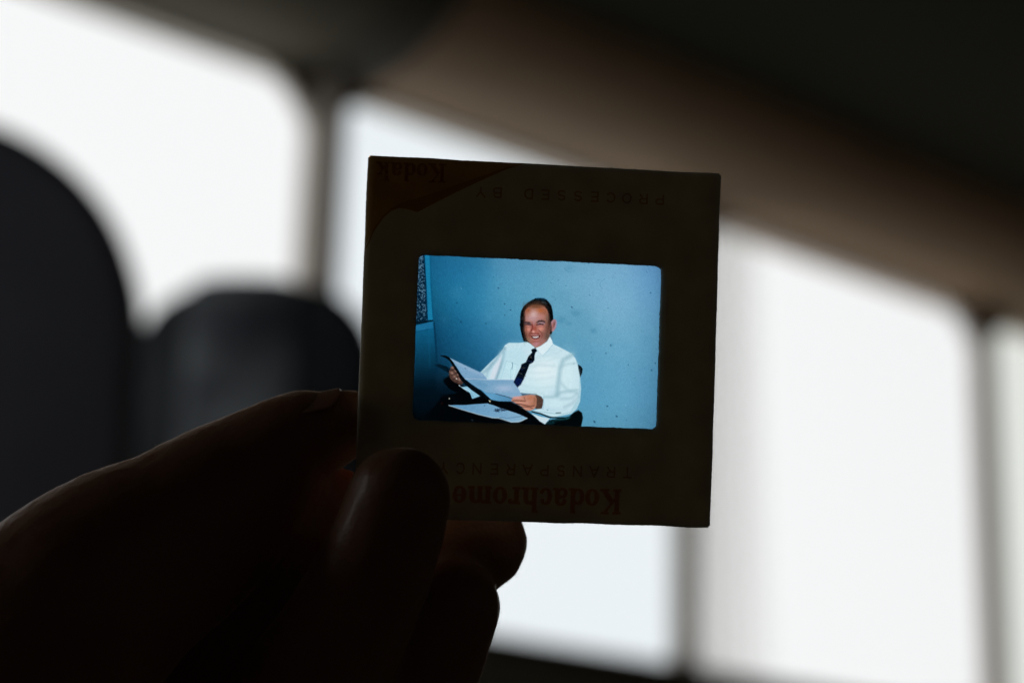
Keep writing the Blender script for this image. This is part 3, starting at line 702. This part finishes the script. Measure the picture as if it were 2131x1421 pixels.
face = F([(512, 520), (545, 455), (600, 400), (680, 362), (770, 345), (880, 352), (950, 385), (1000, 450), (1036, 550), (1055, 680), (1062, 790), (1064, 900), (1050, 1000), (1015, 1082), (940, 1158), (850, 1222), (775, 1252), (720, 1228), (650, 1172), (592, 1108), (548, 1020), (520, 920), (512, 800), (508, 700), (506, 600)])
poly(face, (172, 113, 98), 5.5)
fb(770, 340, 170, 34, (64, 40, 28), .9); fb(770, 385, 150, 40, (104, 62, 40), .9); fb(600, 470, 70, 60, (152, 78, 44), .8, .5); fb(860, 470, 90, 56, (182, 94, 48), .85); fb(960, 520, 60, 90, (150, 88, 62), .7)
fb(720, 560, 100, 95, (212, 170, 164), 1.0); fb(700, 640, 150, 50, (206, 162, 166), .8); fb(880, 600, 80, 60, (196, 132, 124), .7); fb(1000, 640, 34, 90, (126, 100, 84), .8)
fb(512, 640, 26, 200, (40, 24, 18), .85); fb(520, 900, 24, 160, (46, 26, 20), .8); fb(1010, 840, 60, 130, (110, 66, 54), .85); fb(1000, 1010, 70, 100, (92, 72, 62), .9); fb(560, 1010, 36, 80, (90, 56, 44), .7)
fb(600, 1080, 50, 50, (130, 106, 82), .6); fb(880, 1110, 80, 70, (150, 100, 96), .6)
# eyes region
poly(F([(520, 752), (600, 742), (665, 752), (655, 768), (530, 770)]), (176, 156, 166), 4, .85); poly(F([(800, 735), (870, 720), (950, 736), (960, 750), (880, 745), (800, 755)]), (172, 156, 178), 4, .8)
poly(F([(508, 714), (560, 702), (625, 710), (660, 738), (640, 750), (575, 736), (510, 748)]), (52, 42, 48), 6, .9)
poly(F([(768, 722), (818, 680), (900, 668), (955, 695), (962, 734), (905, 708), (825, 714), (785, 738)]), (50, 38, 42), 6, .9)
fb(720, 740, 34, 60, (188, 142, 148), .7)
line(F([(536, 768), (590, 759), (660, 772)]), 8, (48, 22, 24), 5, .95); line(F([(782, 776), (840, 752), (920, 762)]), 8, (48, 22, 26), 5, .95)
fb(600, 765, 26, 9, (26, 14, 30), .8); fb(850, 758, 30, 10, (26, 14, 30), .8)
fb(595, 798, 60, 16, (196, 124, 112), .8); fb(860, 790, 70, 18, (196, 120, 116), .8); line(F([(540, 830), (600, 826), (650, 815)]), 4, (140, 74, 66), 4, .5); line(F([(820, 815), (880, 815), (930, 800)]), 4, (138, 74, 68), 4, .5)
# cheeks, nose
fb(592, 870, 62, 50, (230, 146, 128), .95); fb(868, 858, 66, 50, (222, 142, 122), .95)
fb(690, 800, 18, 60, (110, 30, 28), .8, -.1); fb(740, 850, 46, 84, (164, 74, 58), .8); fb(640, 960, 30, 60, (130, 66, 54), .6, .3); fb(930, 960, 50, 80, (134, 84, 74), .6); fb(672, 880, 16, 46, (110, 34, 30), .85, .3)
fb(712, 915, 30, 26, (238, 164, 150), 1.0); fb(790, 930, 40, 40, (186, 100, 90), .7); fb(760, 958, 70, 12, (112, 46, 42), .75); fb(680, 950, 22, 12, (84, 26, 24), .7); fb(815, 960, 18, 22, (110, 46, 42), .6)
line(F([(822, 880), (875, 935), (898, 985), (880, 1040)]), 6, (112, 48, 44), 4, .75); line(F([(640, 930), (612, 985), (640, 1040)]), 6, (118, 56, 46), 4, .65)
fb(760, 985, 60, 14, (196, 134, 140), .8)
poly(F([(640, 992), (690, 1004), (770, 1006), (850, 982), (862, 1000), (838, 1042), (790, 1070), (730, 1074), (684, 1050)]), (78, 20, 20), 3.5, 1)
poly(F([(682, 1018), (740, 1022), (800, 1014), (828, 1004), (816, 1030), (775, 1046), (718, 1045)]), (246, 234, 232), 2.6)
line(F([(745, 1018), (745, 1046)]), 1.5, (190, 160, 160), 1.5, .5); line(F([(785, 1014), (788, 1044)]), 1.5, (190, 160, 160), 1.5, .5)
fb(755, 1090, 64, 16, (196, 112, 110), .85); fb(760, 1120, 60, 8, (130, 66, 62), .5); fb(770, 1165, 70, 30, (196, 130, 138), .9); fb(755, 1205, 40, 18, (188, 146, 166), .6)
line(F([(860, 1050), (900, 1090), (905, 1130)]), 6, (140, 112, 104), 5, .4)
fb(560, 880, 34, 110, (128, 72, 54), .6); fb(700, 1130, 60, 26, (150, 84, 74), .5); fb(1040, 700, 24, 170, (60, 38, 30), .8); fb(780, 640, 240, 26, (150, 98, 84), .25)
fb(800, 300, 160, 40, (66, 46, 38), .75); fb(740, 372, 150, 34, (128, 80, 56), .7)
# collar and tie
poly(F([(640, 1150), (720, 1232), (776, 1256), (850, 1222), (940, 1160), (1030, 1070), (1040, 1100), (900, 1230), (780, 1275), (700, 1260)]), (70, 66, 72), 4, .7)
poly(B([(1395, 142), (1450, 118), (1530, 62), (1565, 2), (1592, 50), (1600, 92), (1475, 238), (1440, 205)]), (226, 240, 245), 3)
poly(B([(1280, 66), (1330, 95), (1378, 138), (1345, 178), (1300, 130)]), (206, 230, 238), 3)
line(B([(1475, 240), (1530, 190), (1602, 98)]), 4, (168, 204, 216), 3, .8); line(B([(1395, 145), (1440, 206), (1474, 238)]), 3, (176, 206, 218), 2.5, .6)
poly(B([(1333, 168), (1352, 152), (1386, 147), (1410, 178), (1388, 196), (1376, 240), (1376, 290), (1356, 320), (1312, 345), (1285, 420), (1245, 520), (1205, 590), (1166, 626), (1118, 562), (1160, 470), (1206, 380), (1214, 342), (1268, 318), (1300, 245), (1346, 196)]), (5, 13, 24), 2.6)
poly(B([(1160, 500), (1240, 520), (1205, 590), (1166, 622), (1122, 560)]), (10, 26, 76), 10, .8)
line(B([(1290, 300), (1352, 316)]), 5, (40, 54, 98), 2.5, .8); line(B([(1335, 262), (1330, 245)]), 4, (150, 120, 80), 2, .6)
for (x, y) in ((1250, 385), (1215, 460), (1235, 390), (1330, 258), (1196, 455), (1262, 488)): line(B([(x - 14, y - 3), (x + 8, y + 2)]), 3, (140, 130, 120), 1.6, .55)
line(B([(1200, 400), (1240, 412)]), 5, (30, 44, 92), 2.5, .6)
line(B([(1250, 480), (1266, 490)]), 3, (20, 40, 50), 1.5)
# dust, scratches and hairs on the film
for k in range(150):
    x = rng.uniform(240, 1830); y = rng.uniform(110, 1300)
    if 450 < x < 1280 and 400 < y < 1260: continue
    a = rng.uniform(0, math.pi); L = rng.uniform(2, 13); dark = rng.uniform(.25, .75)
    line([(x, y), (x + L * math.cos(a), y + L * math.sin(a) * .8)], rng.uniform(2.2, 4.2), (12, 62, 92) if rng.rand() < .85 else (170, 205, 220), 1.8, dark * (.9 if k % 4 == 0 else .5))
for (x, y, r) in ((1790, 353, 5), (1208, 459, 6), (572, 580, 5), (1825, 873, 5), (1797, 925, 6), (1862, 780, 5), (1332, 133, 5), (665, 318, 5), (755, 480, 5), (360, 428, 5), (388, 567, 6), (710, 435, 5), (1495, 740, 5), (1375, 1305, 8), (1625, 885, 4), (1460, 800, 5), (1540, 1265, 7), (1470, 1190, 6), (712, 518, 4), (420, 912, 4)):
    blob(x, y, r, r * .7, (6, 46, 72), .85, rng.rand())
line([(1450, 250), (1420, 275), (1415, 300), (1432, 320)], 3, (70, 130, 160), 2, .5); line([(1055, 375), (1085, 390), (1090, 410)], 3, (60, 120, 150), 2, .5); line([(1150, 170), (1180, 200), (1230, 190)], 3, (60, 120, 155), 2, .35)
line([(555, 90), (560, 98)], 5, (5, 30, 45), 2)
# grain
g = rng.randn(NYF, NXF); g = (g + np.roll(g, 1, 0) + np.roll(g, 1, 1) + np.roll(np.roll(g, 1, 0), 1, 1)) / 2
g2 = np.kron(rng.randn(NYF // 5 + 1, NXF // 5 + 1), np.ones((5, 5)))[:NYF, :NXF]
g2 = (g2 + np.roll(g2, 2, 0) + np.roll(g2, 2, 1) + np.roll(g2, -2, 0) + np.roll(g2, -2, 1)) / 5
C += (g.ravel() * 3.2 + g2.ravel() * 1.5)[:, None] * (0.35 + 0.35 * np.sin(np.clip(C / 255.0, 0, 1) * math.pi))
C = np.clip(C, 0, 252) / 255.0
lin = np.where(C <= 0.04045, C / 12.92, ((C + 0.055) / 1.055) ** 2.4)
# the film lets through this fraction of the window light behind it
lin = np.clip(lin / (SKY * 0.95), 0, 0.985)
fverts = L3
I = np.arange(NXF * NYF).reshape(NYF, NXF)
fq = np.stack([I[:-1, :-1].ravel(), I[1:, :-1].ravel(), I[1:, 1:].ravel(), I[:-1, 1:].ravel()], 1)
me = bpy.data.meshes.new('film'); me.vertices.add(NP); me.vertices.foreach_set('co', fverts.astype(np.float32).ravel())
me.loops.add(fq.size); me.loops.foreach_set('vertex_index', fq.astype(np.int32).ravel())
me.polygons.add(len(fq)); me.polygons.foreach_set('loop_start', (np.arange(len(fq)) * 4).astype(np.int32)); me.update(calc_edges=True)
ca = me.color_attributes.new('dye', 'FLOAT_COLOR', 'POINT')
ca.data.foreach_set('color', np.c_[lin, np.ones(NP)].astype(np.float32).ravel())
m_film, nt, out = mat_nodes('film_transparency')
at = nt.nodes.new('ShaderNodeAttribute'); at.attribute_name = 'dye'
tr = nt.nodes.new('ShaderNodeBsdfTransparent'); nt.links.new(at.outputs['Color'], tr.inputs[0])
gl = nt.nodes.new('ShaderNodeBsdfGlossy'); gl.inputs['Roughness'].default_value = 0.12
mx = nt.nodes.new('ShaderNodeMixShader'); mx.inputs[0].default_value = 0.03
nt.links.new(tr.outputs[0], mx.inputs[1]); nt.links.new(gl.outputs[0], mx.inputs[2]); nt.links.new(mx.outputs[0], out.inputs[0])
me.materials.append(m_film)
film = bpy.data.objects.new('film', me); COL.objects.link(film); film.parent = slide
film['label'] = 'blue toned colour transparency of a smiling man in white shirt and dark tie holding papers'

# ------------------------------------------------------------------ the hand (millimetres around the slide, axes as seen by the holder)
HO = EYE + R @ np.array([0, 0, -0.3085])
MH = Matrix.Identity(4)
for i in range(3):
    for j in range(3): MH[i][j] = R[i][j]
    MH[i][3] = HO[i]
m_skin, nt, out = mat_nodes('skin')
b = nt.nodes.new('ShaderNodeBsdfPrincipled'); nt.links.new(b.outputs[0], out.inputs[0])
tc = nt.nodes.new('ShaderNodeTexCoord')
n1 = nt.nodes.new('ShaderNodeTexNoise'); n1.inputs['Scale'].default_value = 90; n1.inputs['Detail'].default_value = 5
nt.links.new(tc.outputs['Object'], n1.inputs['Vector'])
cr = nt.nodes.new('ShaderNodeValToRGB')
cr.color_ramp.elements[0].position = .3; cr.color_ramp.elements[0].color = (0.42, 0.19, 0.10, 1)
cr.color_ramp.elements[1].position = .7; cr.color_ramp.elements[1].color = (0.52, 0.26, 0.15, 1)
nt.links.new(n1.outputs['Fac'], cr.inputs[0]); nt.links.new(cr.outputs[0], b.inputs['Base Color'])
b.inputs['Roughness'].default_value = 0.48
b.inputs['Coat Weight'].default_value = 0.3; b.inputs['Coat Roughness'].default_value = 0.24
b.inputs['Sheen Weight'].default_value = 1.0; b.inputs['Sheen Roughness'].default_value = 0.30; b.inputs['Sheen Tint'].default_value = (1.0, 0.74, 0.55, 1)
b.inputs['Subsurface Weight'].default_value = 1.0; b.inputs['Subsurface Radius'].default_value = (1.0, 0.50, 0.36); b.inputs['Subsurface Scale'].default_value = 0.0035
vo = nt.nodes.new('ShaderNodeTexVoronoi'); vo.inputs['Scale'].default_value = 1500
nt.links.new(tc.outputs['Object'], vo.inputs['Vector'])
n3 = nt.nodes.new('ShaderNodeTexNoise'); n3.inputs['Scale'].default_value = 420; n3.inputs['Detail'].default_value = 6
nt.links.new(tc.outputs['Object'], n3.inputs['Vector'])
ad = nt.nodes.new('ShaderNodeMath'); ad.operation = 'ADD'; nt.links.new(vo.outputs['Distance'], ad.inputs[0]); nt.links.new(n3.outputs['Fac'], ad.inputs[1])
bp = nt.nodes.new('ShaderNodeBump'); bp.inputs['Strength'].default_value = 0.5; bp.inputs['Distance'].default_value = 0.00012
nt.links.new(ad.outputs[0], bp.inputs['Height']); nt.links.new(bp.outputs[0], b.inputs['Normal'])

def tube(pts, sub=8, nr=28, flat=1.0):
    P = np.array([p[:3] for p in pts], float); rr = np.array([p[3] for p in pts], float)
    n = len(P); pos = []; rad = []
    for i in range(n - 1):
        p0 = P[max(i - 1, 0)]; p1 = P[i]; p2 = P[i + 1]; p3 = P[min(i + 2, n - 1)]
        r0, r1, r2, r3 = rr[max(i - 1, 0)], rr[i], rr[i + 1], rr[min(i + 2, n - 1)]
        for k in range(sub):
            t = k / sub
            cat = lambda a, b_, c, d: 0.5 * ((2 * b_) + (c - a) * t + (2 * a - 5 * b_ + 4 * c - d) * t * t + (3 * b_ - a - 3 * c + d) * t ** 3)
            pos.append(cat(p0, p1, p2, p3)); rad.append(cat(r0, r1, r2, r3))
    pos.append(P[-1]); rad.append(rr[-1]); pos = np.array(pos); rad = np.array(rad)
    tan = np.gradient(pos, axis=0); tan /= np.linalg.norm(tan, axis=1)[:, None]
    rings = []
    def frame(t):
        a = np.array([0, 0, 1.0]); s = np.cross(t, a); s /= np.linalg.norm(s); return s, np.cross(s, t)
    s, u = frame(tan[0])
    for k in range(6, 0, -1):
        th = math.pi / 2 * k / 6 * 0.985; rings.append((pos[0] - tan[0] * rad[0] * math.sin(th), rad[0] * math.cos(th), tan[0]))
    for i in range(len(pos)): rings.append((pos[i], rad[i], tan[i]))
    for k in range(1, 7):
        th = math.pi / 2 * k / 6 * 0.985; rings.append((pos[-1] + tan[-1] * rad[-1] * math.sin(th), rad[-1] * math.cos(th), tan[-1]))
    vs = []; fs = []
    for c, r, t in rings:
        s, u = frame(t)
        for a in range(nr):
            an = 2 * math.pi * a / nr; vs.append((c + r * (s * math.cos(an) + u * flat * math.sin(an))) * mm)
    for i in range(len(rings) - 1):
        for a in range(nr): fs.append((i * nr + a, i * nr + (a + 1) % nr, (i + 1) * nr + (a + 1) % nr, (i + 1) * nr + a))
    fs.append(tuple(range(nr))[::-1]); fs.append(tuple((len(rings) - 1) * nr + a for a in range(nr)))
    return vs, fs
chains = {
 'thumb': [(-22.9, -11.6, -2.6, 4.8), (-26.7, -12.8, -2.8, 6.0), (-30.8, -14.3, -3.0, 7.4), (-38.6, -20.8, -3, 10.9), (-46.7, -27.2, 0, 13.0), (-56.2, -33.3, 4, 15.2), (-65.4, -41.5, 8, 16.9), (-79.5, -52.9, 5, 19.4)],
 'index': [(-15.5, -21.5, 10.0, 7.2), (-18.6, -30.5, 8.5, 8.0), (-23.6, -40.5, 4, 9.0), (-30.0, -52.0, -2, 11.0), (-38.0, -63.0, -7, 13.5)],
 'web': [(-24.6, -21.4, -6, 3.4), (-29.3, -28.9, -4, 6.0), (-34.2, -40.0, -4, 9.5), (-40.5, -51.2, -5, 12.5)],
 'middle': [(-4.6, -29.4, -9, 6.9), (-14.6, -36.8, -12, 7.9), (-26.0, -46.3, -14, 8.9), (-35.8, -57.3, -12, 10.6)],
 'ring': [(-9.0, -38.0, -3, 7.4), (-11.9, -46.0, -5, 7.8), (-15.1, -55.2, -8, 8.3), (-25.6, -65.0, -8, 9.8)],
 'pinky': [(-15.5, -60.5, -3, 5.9), (-22.5, -68.5, -5, 6.6), (-35.1, -75.7, -6, 8.3)],
 'palm': [(-45.1, -66.6, -8, 19.0), (-56.5, -66.8, -5, 20.8), (-64.0, -76.2, -8, 23.1), (-82.0, -87.2, -10, 24.6), (-103.1, -104.8, -10, 23.2), (-139.2, -133.8, -12, 26.9)],
}
hv = []; hf = []
for nme, ch in chains.items():
    v, f_ = tube(ch, flat=0.34 if nme == 'web' else 1.0); base = len(hv); hv += [tuple(q) for q in v]; hf += [tuple(base + k for k in q) for q in f_]
hand = link_mesh('hand', hv, hf, m_skin, None, True); hand.matrix_world = MH
tag(hand, 'dark backlit hand pinching the cardboard slide at its lower left corner', 'hand')
rm = hand.modifiers.new('skin_union', 'REMESH'); rm.mode = 'VOXEL'; rm.voxel_size = 0.00055; rm.use_smooth_shade = True
sm = hand.modifiers.new('soften', 'SMOOTH'); sm.factor = 0.6; sm.iterations = 14
tx = bpy.data.textures.new('skin_relief', 'CLOUDS'); tx.noise_scale = 0.004; tx.noise_depth = 4
dp = hand.modifiers.new('relief', 'DISPLACE'); dp.texture = tx; dp.strength = 0.0004; dp.mid_level = 0.5; dp.texture_coords = 'LOCAL'

# fingernail of the upper finger, seen edge on
nv = []; nf = []; NL, NW = 12, 14
for i in range(NL + 1):
    t = i / NL
    cx_, cy_ = -31.8 + 7.2 * t, -8.45 + 1.75 * t - 0.5 * (t - 0.5) ** 2
    hwid = 5.6 * (1 - 0.55 * max(0, (t - 0.80) / 0.20) ** 2)
    for j in range(NW + 1):
        a = (j / NW - 0.5) * 2
        nv.append(((cx_ + 0.9 * a * a * 0.3) * mm, (cy_ - 2.3 * a * a * (hwid / 5.6) ** 2) * mm, (-2.9 + a * hwid) * mm))
for i in range(NL):
    for j in range(NW):
        k = i * (NW + 1) + j; nf.append((k, k + 1, k + NW + 2, k + NW + 1))
m_nail = principled('nail', (0.48, 0.25, 0.16), 0.4, 0.08, 300, sss=(0.8, (1.0, 0.5, 0.3), 0.001))
nail = link_mesh('fingernail', nv, nf, m_nail, hand, True)
so = nail.modifiers.new('thickness', 'SOLIDIFY'); so.thickness = 0.00045; so.offset = 0
nail.modifiers.new('smooth', 'SUBSURF').levels = 1; nail.modifiers['smooth'].render_levels = 2

# fine down on the skin: short pale hairs over the whole hand
dg = bpy.context.evaluated_depsgraph_get(); ev = hand.evaluated_get(dg); em = ev.to_mesh()
nvx = len(em.vertices); co = np.empty(nvx * 3, np.float32); em.vertices.foreach_get('co', co); co = co.reshape(-1, 3).astype(float)
no = np.empty(nvx * 3, np.float32); em.vertices.foreach_get('normal', no); no = no.reshape(-1, 3).astype(float)
near = np.nonzero((co[:, 1] > -0.062) & (no[:, 2] < 0.75))[0]
ev.to_mesh_clear()
pick = rng.choice(near, min(len(near), 15000), replace=False)
hairs_v = []; hairs_f = []
tdir = np.array([0.86, 0.42, 0.1])
for ii in pick:
    n_ = no[ii]; t_v = tdir - n_ * tdir.dot(n_); t_v /= (np.linalg.norm(t_v) + 1e-9)
    d_ = 0.45 * n_ + 0.75 * t_v + rng.randn(3) * 0.18; d_ /= np.linalg.norm(d_)
    L_ = rng.uniform(0.22, 0.55) * mm; r_ = rng.uniform(0.010, 0.017) * mm
    s_ = np.cross(d_, n_ + 0.01); s_ /= (np.linalg.norm(s_) + 1e-9); u_ = np.cross(s_, d_)
    p_ = co[ii] + rng.randn(3) * 0.00018; p_ -= n_ * 0.00003; base = len(hairs_v)
    for k, (tt, rr_) in enumerate(((0, 1), (0.55, 0.8), (1, 0.2))):
        c_ = p_ + d_ * L_ * tt - n_ * L_ * 0.25 * tt * tt
        for a in (0, 2.094, 4.189): hairs_v.append(c_ + (s_ * math.cos(a) + u_ * math.sin(a)) * r_ * rr_)
    for k in (0, 3):
        for a in range(3): hairs_f.append((base + k + a, base + k + (a + 1) % 3, base + k + 3 + (a + 1) % 3, base + k + 3 + a))
m_down, nt, out = mat_nodes('pale_down')
d1 = nt.nodes.new('ShaderNodeBsdfDiffuse'); d1.inputs[0].default_value = (0.75, 0.55, 0.38, 1)
d2 = nt.nodes.new('ShaderNodeBsdfTranslucent'); d2.inputs[0].default_value = (0.92, 0.74, 0.55, 1)
g1 = nt.nodes.new('ShaderNodeBsdfGlossy'); g1.inputs['Roughness'].default_value = 0.35
mA = nt.nodes.new('ShaderNodeMixShader'); mA.inputs[0].default_value = 0.6; mB = nt.nodes.new('ShaderNodeMixShader'); mB.inputs[0].default_value = 0.2
nt.links.new(d1.outputs[0], mA.inputs[1]); nt.links.new(d2.outputs[0], mA.inputs[2]); nt.links.new(mA.outputs[0], mB.inputs[1]); nt.links.new(g1.outputs[0], mB.inputs[2]); nt.links.new(mB.outputs[0], out.inputs[0])
down = link_mesh('skin_down', hairs_v, hairs_f, m_down, hand); down['kind'] = 'stuff'
